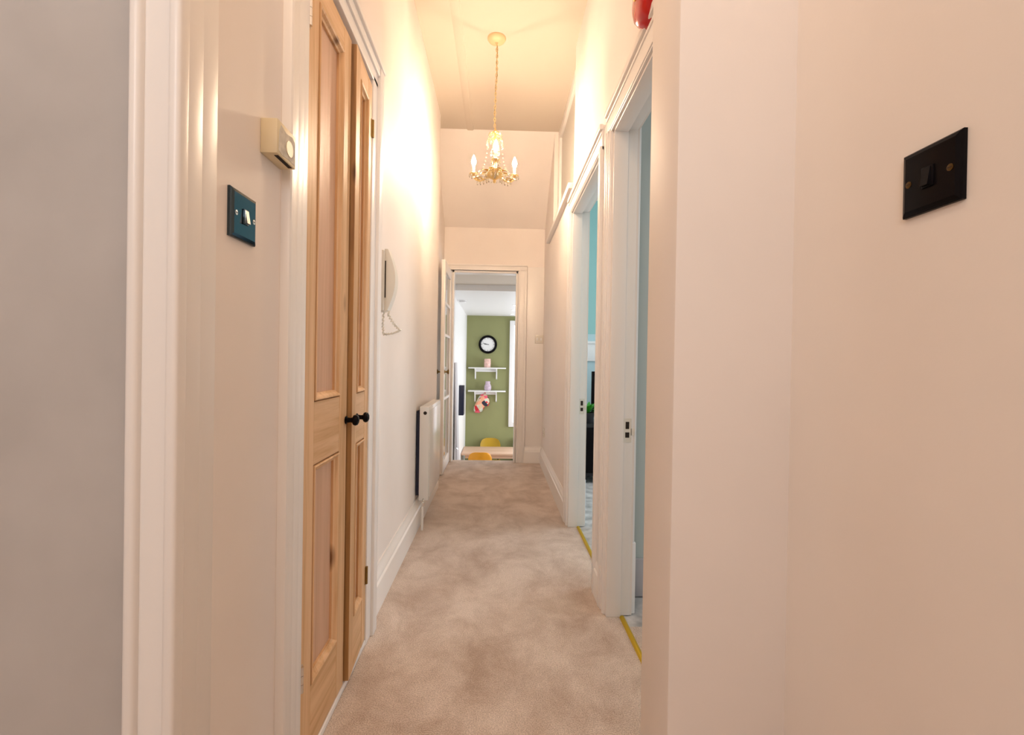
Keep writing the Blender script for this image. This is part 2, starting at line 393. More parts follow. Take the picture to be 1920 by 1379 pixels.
# moulded reveal at the near left edge
t = setting('trim_7', (-.47, .70, 0))
m = MB(); m.box(-.512, -.455, .688, .705, 0, CZ)
m.box(-.516, -.500, .676, .705, 0, CZ, bev=.006, seg=3); m.box(-.464, -.447, .679, .705, 0, CZ, bev=.006, seg=3)
m.build('architrave', 'gloss', t)
boxes((-.50, -.451, .69, .742, 0, CZ), (-.50, -.464, .74, .802, 0, CZ), bev=.003).build('door_jamb', 'gloss', t)

# casing of the pine cupboard
t = setting('trim_8', (-.47, 1.19, 0))
m = MB(); PT = 2.075
m.box(-.52, -.456, 1.045, 1.10, 0, PT+.09, bev=.006); m.box(-.52, -.450, 1.043, 1.062, 0, PT+.09, bev=.006); m.box(-.52, -.463, 1.098, 1.145, 0, PT+.02, bev=.004)
m.build('architrave', 'gloss', t)
boxes((-.56, -.470, 1.14, 1.186, 0, PT+.02), bev=.003).build('door_jamb', 'gloss', t)
m = MB(); m.box(-.52, -.470, 1.772, 1.835, 0, PT+.02, bev=.004); m.box(-.52, -.458, 1.832, 1.885, 0, PT+.09, bev=.006)
m.build('architrave', 'gloss', t)
m = MB(); m.box(-.52, -.470, 1.14, 1.84, PT, PT+.05, bev=.004); m.box(-.52, -.462, 1.05, 1.88, PT+.045, PT+.088, bev=.004); m.box(-.52, -.452, 1.045, 1.887, PT+.078, PT+.096, bev=.005)
m.build('head_architrave', 'gloss', t)
boxes((-.56, -.472, 1.18, 1.775, 0, .022), bev=.004).build('threshold', 'gloss', t)

# ------------------------------------------------------------------ pine cupboard doors
def pine_leaf(loc, rz, Wd, label, sgn, knob_y, hinge_y, ztop=2.05, zb=.026):
    """local frame: hinge line at origin, leaf runs along +y*sgn, face towards +x"""
    t = thing('cupboard_door', label, 'door', loc, rz)
    d = .032; st = .066 if Wd > .3 else .055
    def Y(a, b): return (min(sgn*a, sgn*b), max(sgn*a, sgn*b))
    def bx(a, b, z0, z1, x0=-d, x1=0, bev=.0015):
        y0, y1 = Y(a, b); return MB().box(x0, x1, y0, y1, z0, z1, bev=bev, seg=1)
    bx(.001, st, zb, ztop).build('stile', 'pine_v', t, local=True)
    bx(Wd-st, Wd, zb, ztop).build('stile', 'pine_v', t, local=True)
    rails = ((zb, .20), (.775, .94), (1.975, ztop))
    for nm, (a, b) in zip(('bottom_rail', 'lock_rail', 'top_rail'), rails):
        bx(st+.0005, Wd-st-.0005, a, b, x1=-.0008).build(nm, 'pine_h', t, local=True)
    for z0, z1 in ((.20, .775), (.94, 1.975)):
        a, b = st, Wd-st
        bx(a, b, z0, z1, x0=-d+.008, x1=-.016, bev=0).build('panel', 'pine_panel', t, local=True)
        k = .019; m = MB()
        def pr(x0): return None
        # raised bolection-like moulding, mitred: four sloped prisms
        prof = [(-.017, .003), (.002, .003), (.0035, .006), (.001, .011), (-.006, .016), (-.009, .021), (-.017, .021)]
        ya, yb = Y(a, b)
        for (p0, p1, din) in (((ya, z0), (ya, z1), (1, 0)), ((yb, z0), (yb, z1), (-1, 0)), ((ya, z0), (yb, z0), (0, 1)), ((ya, z1), (yb, z1), (0, -1))):
            def ring(p, end):
                out = []
                for x, w_ in prof:
                    q = [p[0]+din[0]*w_, p[1]+din[1]*w_]
                    run = 0 if din[1] else 1
                    q[run] += (w_ if not end else -w_)
                    out.append(m.b.verts.new((x, q[0], q[1])))
                return out
            Aa, Bb = ring(p0, False), ring(p1, True); n = len(prof)
            fs = [m.b.faces.new((Aa[i], Aa[(i+1) % n], Bb[(i+1) % n], Bb[i])) for i in range(n)]
            bmesh.ops.recalc_face_normals(m.b, faces=fs)
        m.build('moulding', 'pine_v' if z1-z0 > .3 else 'pine_h', t, local=True, smooth=20)
    # meeting edge, darker rough wood
    y0, y1 = Y(Wd, Wd+.0012)
    MB().box(-d+.001, -.001, y0, y1, zb+.002, ztop-.002).build('edge_strip', 'pine_edge', t, local=True, label='dark knotty door edge')
    ky = sgn*knob_y; kz = .862
    kb = MB().lathe([(0, 0), (.012, 0), (.013, .003), (.0085, .006), (.007, .016), (.009, .021), (.0155, .025), (.0175, .031), (.015, .037), (.008, .041), (0, .042)], (0, ky, kz), 'x', 20).build('knob', 'black', t, local=True, label='small black round knob')
    for hz in (.262, 1.895):
        h = MB(); hy = sgn*hinge_y
        for i in range(3): h.lathe([(.0055, -.032+i*.0215), (.0055, -.032+i*.0215+.0205)], (.003, hy, hz), 'z', 10)
        h.box(-.012, .0012, min(hy, hy+sgn*.012), max(hy, hy+sgn*.012), hz-.032, hz+.032)
        h.box(-.002, .0012, min(hy, hy-sgn*.006), max(hy, hy-sgn*.006), hz-.032, hz+.032)
        h.build('hinge', 'chrome' if sgn > 0 else 'brassdark', t, local=True)
    return t
pine_leaf((-.474, 1.190, 0), 0, .333, 'wide stripped pine cupboard door nearest the black switch, hinged left', 1, .325, -.002)
pine_leaf((-.474, 1.769, 0), math.radians(3.2), .232, 'narrow stripped pine cupboard door standing slightly ajar beside white wall', -1, .175, -.001)

# ------------------------------------------------------------------ wall fittings
def switch(loc, sgn, mat, label, rock):
    """plate in local frame: on wall facing +x*sgn"""
    t = thing('light_switch', label, 'switch', loc)
    def X(a, b): return (min(sgn*a, sgn*b), max(sgn*a, sgn*b))
    h = .043
    m = MB()
    ring = lambda x, r: [m.b.verts.new((sgn*x, y, z)) for y, z in ((-r, -r), (r, -r), (r, r), (-r, r))]
    R = [ring(0, h), ring(.0045, h), ring(.0065, h-.002), ring(.0085, h-.007)]
    fs = [m.b.faces.new(R[0]), m.b.faces.new(R[-1])]
    for A, B in zip(R, R[1:]):
        for i in range(4): fs.append(m.b.faces.new((A[i], A[(i+1) % 4], B[(i+1) % 4], B[i])))
    bmesh.ops.recalc_face_normals(m.b, faces=fs)
    m.build('plate', mat, t, local=True, smooth=0)
    a = 'x' if sgn > 0 else '-x'
    for y in (-.030, .030):
        sc = MB().lathe([(0, 0), (.0045, 0), (.0045, .0008), (.0030, .0012), (0, .0012)], (sgn*.0083, y, 0), a, 14).build('screw', 'screw' if mat == 'black' else 'chrome', t, local=True)
        MB().box(*X(.0093, .0098), y-.0028, y+.0028, -.0005, .0005).build('screw_slot', 'dark', sc, local=True)
    m = MB(); x0, x1 = .0080, .0108
    m.box(*X(x0, x1), -.0085, .0085, -.0135, .0135, bev=.0006); m.build('rocker_surround', mat, t, local=True)
    m = MB()
    m.prism([(sgn*.010, -.0115), (sgn*.0155, -.0115), (sgn*.0118, .0115), (sgn*.010, .0115)], 1, -.0055, .0055); m.build('rocker', rock, t, local=True)
    return t
switch((-.470, .884, 1.305), 1, 'nickel', 'shiny blue-black metal switch with chrome rocker on left wall', 'chrome')
switch((NX, .608, 1.300), -1, 'black', 'glossy black light switch on the bare right wall', 'black')

# cream wall box
t = thing('wall_thermostat', 'aged cream plastic wall box with torn label beside pine cupboard', 'wall box', (-.47, .99, 1.487))
boxes((-.470, -.437, .951, 1.036, 1.452, 1.520), bev=.002).build('casing', 'cream', t)
boxes((-.448, -.440, .962, 1.026, 1.4512, 1.4530)).build('slot', 'dark', t)
m = MB(); m.prism([(.956, 1.460), (.972, 1.456), (1.000, 1.459), (1.030, 1.458), (1.031, 1.505), (1.018, 1.512), (.990, 1.507), (.966, 1.513), (.959, 1.500)], 0, -.4372, -.4364)
m.build('torn_label', 'paper', t)
MB().lathe([(0, 0), (.016, 0), (.016, .0012), (0, .0012)], (-.4364, 1.004, 1.482), 'x', 20).build('faded_dial', 'cream', t)

# entry phone
t = thing('entry_phone', 'white wall entry phone with handset and coiled cord on left wall', 'phone', (XL, 2.02, 1.36))
m = MB(); m.box(XL, XL+.028, 2.02, 2.11, 1.258, 1.515, bev=.008); m.build('base_unit', 'ivory', t)
m = MB()
pr = []
for i in range(17):
    u = i/16; z = 1.262+u*.258; bow = math.sin(u*math.pi)
    pr.append((z, .026, .040+.032*bow))
poly = [(XL+a, z) for z, a, b in pr]+[(XL+b, z) for z, a, b in reversed(pr)]
m.prism(poly, 1, 2.035, 2.092); m.build('handset', 'ivory', t)
boxes((XL+.0275, XL+.0325, 2.0335, 2.0365, 1.315, 1.47)).build('grip_gap', 'dark', t)
pts = []; P0 = [Vector((XL+.044, 2.05, 1.258)), Vector((XL+.042, 2.048, 1.245)), Vector((XL+.066, 2.045, 1.205)), Vector((XL+.094, 2.04, 1.178)), Vector((XL+.065, 2.035, 1.165)), Vector((XL+.026, 2.035, 1.160)), Vector((XL+.022, 2.04, 1.20)), Vector((XL+.022, 2.05, 1.255))]
for i in range(len(P0)-1):
    for k in range(14):
        u = k/14; base = P0[i].lerp(P0[i+1], u); ph = (i*14+k)*1.5
        pts.append(base+Vector((math.cos(ph)*.0030, math.sin(ph)*.0044, math.cos(ph)*.0030)))
MB().tube(pts, .0034, 6).build('coiled_cord', 'ivory', t)

# radiator
t = thing('radiator', 'white panel radiator low on left wall before the glazed door', 'radiator', (-.45, 3.3, 0))
RY0, RY1, RZ0, RZ1, RX = 3.02, 3.60, .175, .765, -.426
m = MB(); m.box(-.486, RX, RY0, RY1, RZ0, RZ1, bev=.004); m.build('casing', 'rad', t)
m = MB(); m.box(RX-.002, RX+.004, RY0+.022, RY1-.022, RZ0+.022, RZ1-.022, bev=.003); m.build('front_panel', 'rad', t)
m = MB()
for i in range(22):
    y = RY0+.02+i*(RY1-RY0-.04)/21; m.box(-.478, RX-.008, y-.006, y+.006, RZ1-.001, RZ1+.0015)
m.build('top_grille', 'rad', t, kind='stuff')
MB().lathe([(0, 0), (.011, 0), (.011, .001), (0, .001)], (-.452, RY0-.0004, RZ1-.040), '-y', 18).build('bleed_hole', 'dark', t)
for i in range(20):  # added fins, their navy colour paints the shade in the gap behind the radiator
    y = RY0+.012+i*(RY1-RY0-.03)/19; boxes((-.507, -.4862, y, y+.004, RZ0+.03, RZ1-.03)).build('gap_shade_fin', 'navy', t)
m = MB(); m.lathe([(.009, 0), (.012, .004), (.012, .022), (.009, .026)], (-.456, RY0-.030, .150), 'z', 14); m.tube([(-.456, RY0-.03, .162), (-.456, RY0-.008, .172), (-.456, RY0+.012, .19)], .008, 10)
m.lathe([(.008, 0), (.008, .03)], (-.456, RY0-.03, .158), 'y', 12)
m.build('valve', 'chrome', t)
MB().tube([(-.457, RY0-.03, 0), (-.456, RY0-.03, .08), (-.456, RY0-.03, .155)], .0075, 10).build('pipe', 'gloss', t)
for y in (RY0+.06, RY1-.09): boxes((-.512, -.484, y, y+.03, .25, .70)).build('wall_bracket', 'rad', t)

# fire bell
t = thing('fire_bell', 'red fire alarm bell above the nearer right doorway', 'alarm', (XR, 1.49, 2.19))
MB().lathe([(0, 0), (.078, 0), (.080, .003), (.078, .010), (0, .010)], (XR, 1.49, 2.192), '-x', 36).build('back_plate', 'black', t)
MB().lathe([(.070, .012), (.082, .010), (.084, .014), (.083, .020), (.078, .036), (.068, .050), (.050, .058), (.020, .061), (0, .061)], (XR, 1.49, 2.192), '-x', 40).build('gong', 'red', t)
MB().lathe([(.010, .058), (.010, .064), (.006, .067), (0, .067)], (XR, 1.49, 2.192), '-x', 16).build('centre_bolt', 'brass', t)

# small white switch on the far wall, socket low on the right wall
t = thing('wall_switch', 'small white double switch on the far wall right of doorway', 'switch', (.425, FY-.012, 1.30))
boxes((.382, .468, FY-.021, FY-.012, 1.257, 1.343), bev=.003).build('plate', 'ivory', t)
for x in (.405, .445): boxes((x-.008, x+.008, FY-.0245, FY-.0205, 1.286, 1.314), bev=.001).build('rocker', 'white', t)
t = thing('wall_socket', 'single white socket low on right wall near far corner', 'socket', (XR, 4.77, .36))
boxes((XR-.010, XR, 4.727, 4.813, .317, .403), bev=.003).build('plate', 'ivory', t)
boxes((XR-.0108, XR-.0098, 4.765, 4.775, .368, .376), (XR-.0108, XR-.0098, 4.750, 4.760, .350, .355), (XR-.0108, XR-.0098, 4.780, 4.790, .350, .355)).build('pin_holes', 'dark', t)

# ------------------------------------------------------------------ glazed door standing open at the far end
t = setting('door_1', (OL, FY-.01, 0)); t['label'] = 'white glazed door open flat along the left wall'; t['category'] = 'door'
x0, x1, y0, y1 = -.530, -.496, 4.41, 5.018; zb, zt = .012, 1.985
boxes((x0, x1, y0, y0+.085, zb, zt), bev=.002).build('stile', 'gloss', t)
boxes((x0, x1, y1-.085, y1, zb, zt), bev=.002).build('stile', 'gloss', t)
for nm, a, b in (('bottom_rail', zb, .12), ('top_rail', 1.89, zt)): boxes((x0, x1, y0+.085, y1-.085, a, b), bev=.002).build(nm, 'gloss', t)
for z in (.70, 1.30, 1.60): boxes((x0+.004, x1-.002, y0+.085, y1-.085, z-.012, z+.012), bev=.002).build('glazing_bar', 'gloss', t)
for a, b in ((.12, .688), (.712, 1.288), (1.312, 1.588), (1.612, 1.89)): boxes((x0+.014, x1-.012, y0+.085, y1-.085, a, b)).build('pane', 'glass', t)
for s, x in ((1, x1), (-1, x0)):
    MB().lathe([(0, 0), (.020, 0), (.020, .003), (.008, .006), (.007, .020), (.019, .028), (.023, .036), (.018, .044), (0, .047)], (x, y0+.055, .955), 'x' if s > 0 else '-x', 18).build('door_knob', 'brassdark', t, label='brass round door knob')

# ------------------------------------------------------------------ chandelier
cx, cy = LAMP_X, LAMP_Y
t = thing('chandelier', 'gold chandelier with candle bulbs hanging on a chain from the ceiling', 'chandelier', (cx, cy, CZ))
MB().lathe([(0, 0), (.058, 0), (.058, -.006), (.050, -.018), (.030, -.026), (.010, -.030), (.006, -.040), (0, -.040)], (cx, cy, CZ), 'z', 32).build('ceiling_rose', 'rose', t)
m = MB(); z = CZ-.040; i = 0; ztop = 2.545
while z > ztop:
    L_ = .026; c = Vector((cx+.004*math.sin(z*9), cy, z-L_/2)); pts = []
    for k in range(8):
        a = 2*math.pi*k/8; u, v = .006*math.cos(a), .0135*math.sin(a)
        pts.append(c+(Vector((u, 0, v)) if i % 2 else Vector((0, u, v))))
    m.tube(pts, .0017, 5, closed=True); z -= L_-.006; i += 1
ch_o = m.build('chain', 'gold', t)
m = MB(); m.tube([(cx+.0045*math.sin(z_*9)+.003*math.sin(z_*40), cy+.004, z_) for z_ in [CZ-.04-k*.02 for k in range(26)]], .0016, 5); m.build('flex', 'brassdark', t)
MB().lathe([(0, 2.185), (.006, 2.187), (.011, 2.195), (.007, 2.205), (.020, 2.212), (.046, 2.228), (.056, 2.243), (.052, 2.246), (.020, 2.236), (.012, 2.250), (.017, 2.270), (.010, 2.290), (.014, 2.310), (.022, 2.322), (.010, 2.336), (.008, 2.40), (.013, 2.42), (.008, 2.44), (.007, 2.50), (.011, 2.515), (.004, 2.53), (0, 2.55)], (cx, cy, 0), 'z', 24).build('column', 'gold', t)
# upper tier of crystal sprays
m = MB()
for k in range(8):
    a = 2*math.pi*k/8+.3; d = Vector((math.cos(a), math.sin(a), 0)); b = Vector((cx, cy, 2.44))
    pts = [b+d*r+Vector((0, 0, h)) for r, h in ((.006, 0), (.022, .024), (.042, .022), (.052, .002))]
    m.tube(pts, .0018, 5); 
m.build('upper_crown', 'gold', t)
for k in range(8):
    a = 2*math.pi*k/8+.3; d = Vector((math.cos(a), math.sin(a), 0)); e = Vector((cx, cy, 2.44))+d*.052
    MB().lathe([(0, -.034), (.007, -.022), (.004, -.004), (0, 0)], e, 'z', 6).build('crystal_drop', 'crystal', t, smooth=0)
ARMS = 3
def blade(m, p, d, up, L_, wd, curl):
    n_ = d.cross(Vector((0, 0, 1))).normalized(); rows = []
    for q in range(6):
        u = q/5; c = p+d*L_*u+Vector((0, 0, up*u-curl*u*u)); w_ = wd*math.sin(math.pi*(.12+.88*u))+.0006
        rows.append([m.b.verts.new(c-n_*w_), m.b.verts.new(c+Vector((0, 0, .004))), m.b.verts.new(c+n_*w_)])
    for A, B in zip(rows, rows[1:]):
        m.b.faces.new((A[0], A[1], B[1], B[0])); m.b.faces.new((A[1], A[2], B[2], B[1]))
for k in range(9):
    a = 2*math.pi*k/9+.2; d = Vector((math.cos(a), math.sin(a), 0)); m = MB()
    blade(m, Vector((cx, cy, 2.246))+d*.03, d, .045, .062, .014, .045); m.build('leaf', 'gold', t)
    MB().lathe([(0, -.032), (.0065, -.021), (.0035, -.003), (0, 0)], Vector((cx, cy, 2.238))+d*.06, 'z', 6).build('crystal_drop', 'crystal', t, smooth=0)
for k in range(7):
    a = 2*math.pi*k/7; d = Vector((math.cos(a), math.sin(a), 0)); m = MB()
    blade(m, Vector((cx, cy, 2.500))+d*.006, d, .030, .040, .009, .05); m.build('leaf', 'gold', t)
    MB().lathe([(0, -.028), (.0058, -.018), (.003, -.003), (0, 0)], Vector((cx, cy, 2.485))+d*.042, 'z', 6).build('crystal_drop', 'crystal', t, smooth=0)
    MB().lathe([(0, -.026), (.0055, -.017), (.003, -.003), (0, 0)], Vector((cx, cy, 2.385))+d*.026, 'z', 6).build('crystal_drop', 'crystal', t, smooth=0)
for k in range(ARMS):
    a = 2*math.pi*k/ARMS-math.pi/2+.05; d = Vector((math.cos(a), math.sin(a), 0)); c = Vector((cx, cy, 0))
    prof = [(.012, 2.262), (.035, 2.242), (.065, 2.222), (.100, 2.214), (.132, 2.224), (.150, 2.243), (.153, 2.262)]
    arm = MB().tube([c+d*r+Vector((0, 0, z)) for r, z in prof], [.005, .005, .0045, .0042, .004, .0042, .005], 8)
    # leaf scrolls on the arm
    for (r, z, s) in ((.055, 2.232, .020), (.085, 2.222, .022), (.122, 2.222, .020)):
        n_ = d.cross(Vector((0, 0, 1)))
        for q in (-1, 1):
            p0 = c+d*r+Vector((0, 0, z)); p1 = p0+n_*q*s*.8+Vector((0, 0, s*.5)); p2 = p0+n_*q*s*1.3+Vector((0, 0, -.1*s))
            arm.tube([p0, p1, p2], [.003, .0035, .001], 6)
    for (r, z, h) in ((.05, 2.236, .03), (.085, 2.222, .035), (.115, 2.226, .03)):
        n_ = d.cross(Vector((0, 0, 1)))
        for q in (-1, 1): blade(arm, c+d*r+Vector((0, 0, z)), (n_*q+d*.5).normalized(), h, .045, .010, .03)
    arm = arm.build('arm', 'gold', t)
    e = c+d*.153
    MB().lathe([(.004, 2.258), (.020, 2.262), (.027, 2.270), (.025, 2.272), (.008, 2.266), (0, 2.266)], e, 'z', 18).build('drip_pan', 'gold', arm)
    MB().lathe([(0, 2.266), (.009, 2.266), (.009, 2.318), (0, 2.318)], e, 'z', 12).build('candle_sleeve', 'candle', arm)
    b = MB().lathe([(0, 2.318), (.007, 2.320), (.014, 2.336), (.0155, 2.348), (.011, 2.366), (.005, 2.382), (0, 2.390)], e, 'z', 14).build('bulb', 'bulb', arm)
    b.visible_shadow = True
    for q in range(6):
        aa = 2*math.pi*q/6; f = e+Vector((math.cos(aa)*.026, math.sin(aa)*.026, 2.268))
        MB().lathe([(0, -.026), (.0055, -.017), (.003, -.003), (0, 0)], f, 'z', 6).build('crystal_drop', 'crystal', t, smooth=0)
    for q in range(4):
        u = (q+.5)/4; f = c+d*(.045+.09*u)+Vector((0, 0, 2.222-.006*math.sin(u*3.1)))
        MB().lathe([(0, -.030), (.006, -.019), (.0035, -.003), (0, 0)], f, 'z', 6).build('crystal_drop', 'crystal', t, smooth=0)
    # bead swags from the arm end up to the crown and round to the next arm
    a2 = a+2*math.pi/ARMS; B2 = c+Vector((math.cos(a2), math.sin(a2), 0))*.153+Vector((0, 0, 2.268)); A2 = c+d*.153+Vector((0, 0, 2.268)); m = MB()
    for q in range(1, 16):
        u = q/16; m.ball(A2.lerp(B2, u)-Vector((0, 0, .05*math.sin(u*math.pi))), .0048, u=6, v=5)
    m.build('bead_swag', 'crystal', t)
    m = MB(); A = e+Vector((0, 0, 2.272)); B = c+d*.05+Vector((0, 0, 2.440))
    for q in range(13):
        u = q/12; p = A.lerp(B, u)-Vector((0, 0, .055*math.sin(u*math.pi))) + d*(-.02*math.sin(u*math.pi)); m.ball(p, .0048, u=6, v=5)
    m.build('bead_swag', 'crystal', t)

# ------------------------------------------------------------------ kitchen seen through the far doorway
struct('floor_kitchen', boxes((KX-.1, 2.7, FY+.1, GY+.1, KF-.1, KF)), 'lowerfloor')
st = setting('floor_stairs', (-.1, FY+.1, KF))
for i in range(6):
    z = -(i+1)*.18; y = FY+.1+i*.24
    boxes((KX, .40, y, y+.26, KF, z), bev=.006).build('step', 'carpet', st)
struct('ceiling_kitchen', boxes((KX-.1, 2.7, 6.06, GY+.1, KC, KC+.2)), 'white')
struct('ceiling_stairs', boxes((KX-.1, 1.2, FY+.1, 6.07, 2.025, 2.15)), 'ceil')
struct('wall_green', boxes((KX-.1, .300, GY, GY+.12, KF, KC+.05), (1.35, 2.7, GY, GY+.12, KF, KC+.05), (.300, 1.35, GY, GY+.12, KF, -.12), (.300, 1.35, GY, GY+.12, 1.78, KC+.05)), 'green')
struct('wall_kitchen_left', boxes((KX-.1, KX, FY+.1, GY+.1, KF, 2.1)), 'white')
struct('wall_kitchen_right', boxes((2.6, 2.7, FY+.1, 6.6, KF, 2.1), (2.6, 2.7, 8.8, GY+.1, KF, 2.1), (2.6, 2.7, 6.6, 8.8, KF, -.5), (2.6, 2.7, 6.6, 8.8, 1.25, 2.1)), 'white')
struct('wall_kitchen_front', boxes((.60, 2.7, FY+.05, FY+.12, KF, 2.1), (KX-.1, .62, FY+.0, FY+.1, KF, -.06), (-.72, -.60, FY, FY+.1, 0, 2.6)), 'white')
t = setting('window_3', (.85, GY, -.12))
boxes((.215, .300, GY-.05, GY+.02, -.19, 1.86), (1.35, 1.44, GY-.05, GY+.02, -.19, 1.86), (.300, 1.35, GY-.05, GY+.02, 1.77, 1.86), (.300, 1.35, GY-.05, GY+.02, -.19, -.11), bev=.004).build('window_frame', 'white', t)
boxes((.298, 1.352, GY+.0, GY+.012, -.12, 1.78)).build('blind', 'daypane', t, label='white blind glowing with daylight')
t = setting('window_4', (2.6, 7.7, -.5))
boxes((2.59, 2.68, 6.6, 6.68, -.5, 1.25), (2.59, 2.68, 8.72, 8.8, -.5, 1.25), (2.59, 2.68, 6.68, 8.72, 1.17, 1.25), (2.59, 2.68, 6.68, 8.72, -.5, -.42), (2.61, 2.66, 7.66, 7.74, -.42, 1.17)).build('window_frame', 'white', t)

# wall clock
t = thing('wall_clock', 'round wall clock with black rim and white face on green wall', 'clock', (-.205, GY, 1.395)); c = (-.205, GY, 1.395)
MB().lathe([(.130, .010), (.136, .034), (.150, .042), (.168, .036), (.178, .018), (.176, 0), (.13, 0)], c, '-y', 44).build('rim', 'black', t)
MB().lathe([(0, 0), (.142, 0), (.142, .016), (0, .016)], c, '-y', 44).build('dial', 'white', t)
for k in range(12):
    a = k*math.pi/6; d = Vector((math.sin(a), 0, math.cos(a))); p = Vector(c)+Vector((0, -.0165, 0))
    MB().tube([p+d*.108, p+d*.124], .0045 if k % 3 == 0 else .003, 5).build('hour_mark', 'blackmatt', t)
for nm, a, L_, r in (('hour_hand', math.radians(274), .07, .005), ('minute_hand', math.radians(285), .10, .0035)):
    d = Vector((math.sin(a), 0, math.cos(a))); p = Vector(c)+Vector((0, -.020, 0))
    MB().tube([p-d*.02, p+d*L_], r, 6).build(nm, 'blackmatt', t)

# shelves, jars, mitt
def shelf(z, label):
    t = thing('wall_shelf', label, 'shelf', (-.205, GY, z))
    boxes((-.565, .150, GY-.20, GY, z-.022, z), bev=.003).build('board', 'white', t)
    boxes((-.44, -.02, GY-.022, GY, z-.085, z-.022), bev=.002).build('back_rail', 'white', t)
    for x in (-.435, -.027):
        m = MB(); m.prism([(GY, z-.022), (GY-.165, z-.022), (GY-.165, z-.040), (GY-.10, z-.075), (GY-.05, z-.13), (GY-.035, z-.21), (GY, z-.23)], 0, x-.012, x+.012); m.build('bracket', 'white', t)
    return t
Z1, Z2 = .950, .510
shelf(Z1, 'upper white bracket shelf on the green wall under the clock'); shelf(Z2, 'lower white bracket shelf on the green wall above the cloth')
def jar(x, z, label, mat, prof):
    t = thing('candle_jar', label, 'jar', (x, GY-.11, z))
    MB().lathe(prof, (x, GY-.11, z), 'z', 20).build('bowl', mat, t)
    MB().lathe([(0, .02), (.035, .02), (.035, .07), (.004, .072), (.003, .085), (0, .085)], (x, GY-.11, z), 'z', 14).build('candle', 'candle', t)
jar(-.205, Z1, 'pink glass candle jar on the upper shelf', 'pinkglass', [(0, 0), (.056, 0), (.062, .012), (.066, .06), (.064, .12), (.060, .165), (.056, .166), (.058, .12), (.058, .015), (0, .012)])
jar(-.192, Z2, 'lilac rounded candle jar on the lower shelf', 'lilacglass', [(0, 0), (.050, 0), (.066, .02), (.070, .06), (.062, .10), (.046, .13), (.048, .175), (.044, .176), (.040, .13), (.056, .09), (.062, .05), (.05, .012), (0, .01)])
t = thing('oven_mitt', 'colourful patterned oven cloth hanging below the lower shelf', 'oven mitt', (-.28, GY-.04, .44))
m = MB(); outl = [(-.235, .43), (-.19, .40), (-.165, .34), (-.155, .27), (-.17, .22), (-.20, .20), (-.245, .205), (-.262, .16), (-.30, .10), (-.36, .072), (-.43, .078), (-.455, .12), (-.45, .19), (-.42, .26), (-.39, .33), (-.35, .40), (-.30, .435)]
fr = [m.b.verts.new((x, GY-.055, z)) for x, z in outl]; cxm = sum(x for x, z in outl)/len(outl); czm = sum(z for x, z in outl)/len(outl)
fi = [m.b.verts.new((cxm+(x-cxm)*.72, GY-.10, czm+(z-czm)*.72)) for x, z in outl]; bk = [m.b.verts.new((x, GY-.03, z)) for x, z in outl]
cv = m.b.verts.new((cxm, GY-.115, czm)); n = len(outl)
for i in range(n):
    j = (i+1) % n
    m.b.faces.new((fr[i], fr[j], fi[j], fi[i])); m.b.faces.new((fi[i], fi[j], cv)); m.b.faces.new((bk[i], bk[j], fr[j], fr[i]))
m.b.faces.new(bk); bmesh.ops.recalc_face_normals(m.b, faces=m.b.faces)
m.build('cloth', 'mitt', t)
MB().tube([(-.25, GY-.04, .41), (-.255, GY-.035, .45), (-.245, GY-.012, .475), (-.235, GY-.035, .45), (-.235, GY-.045, .42)], .006, 6).build('hanging_loop', 'mitt', t)

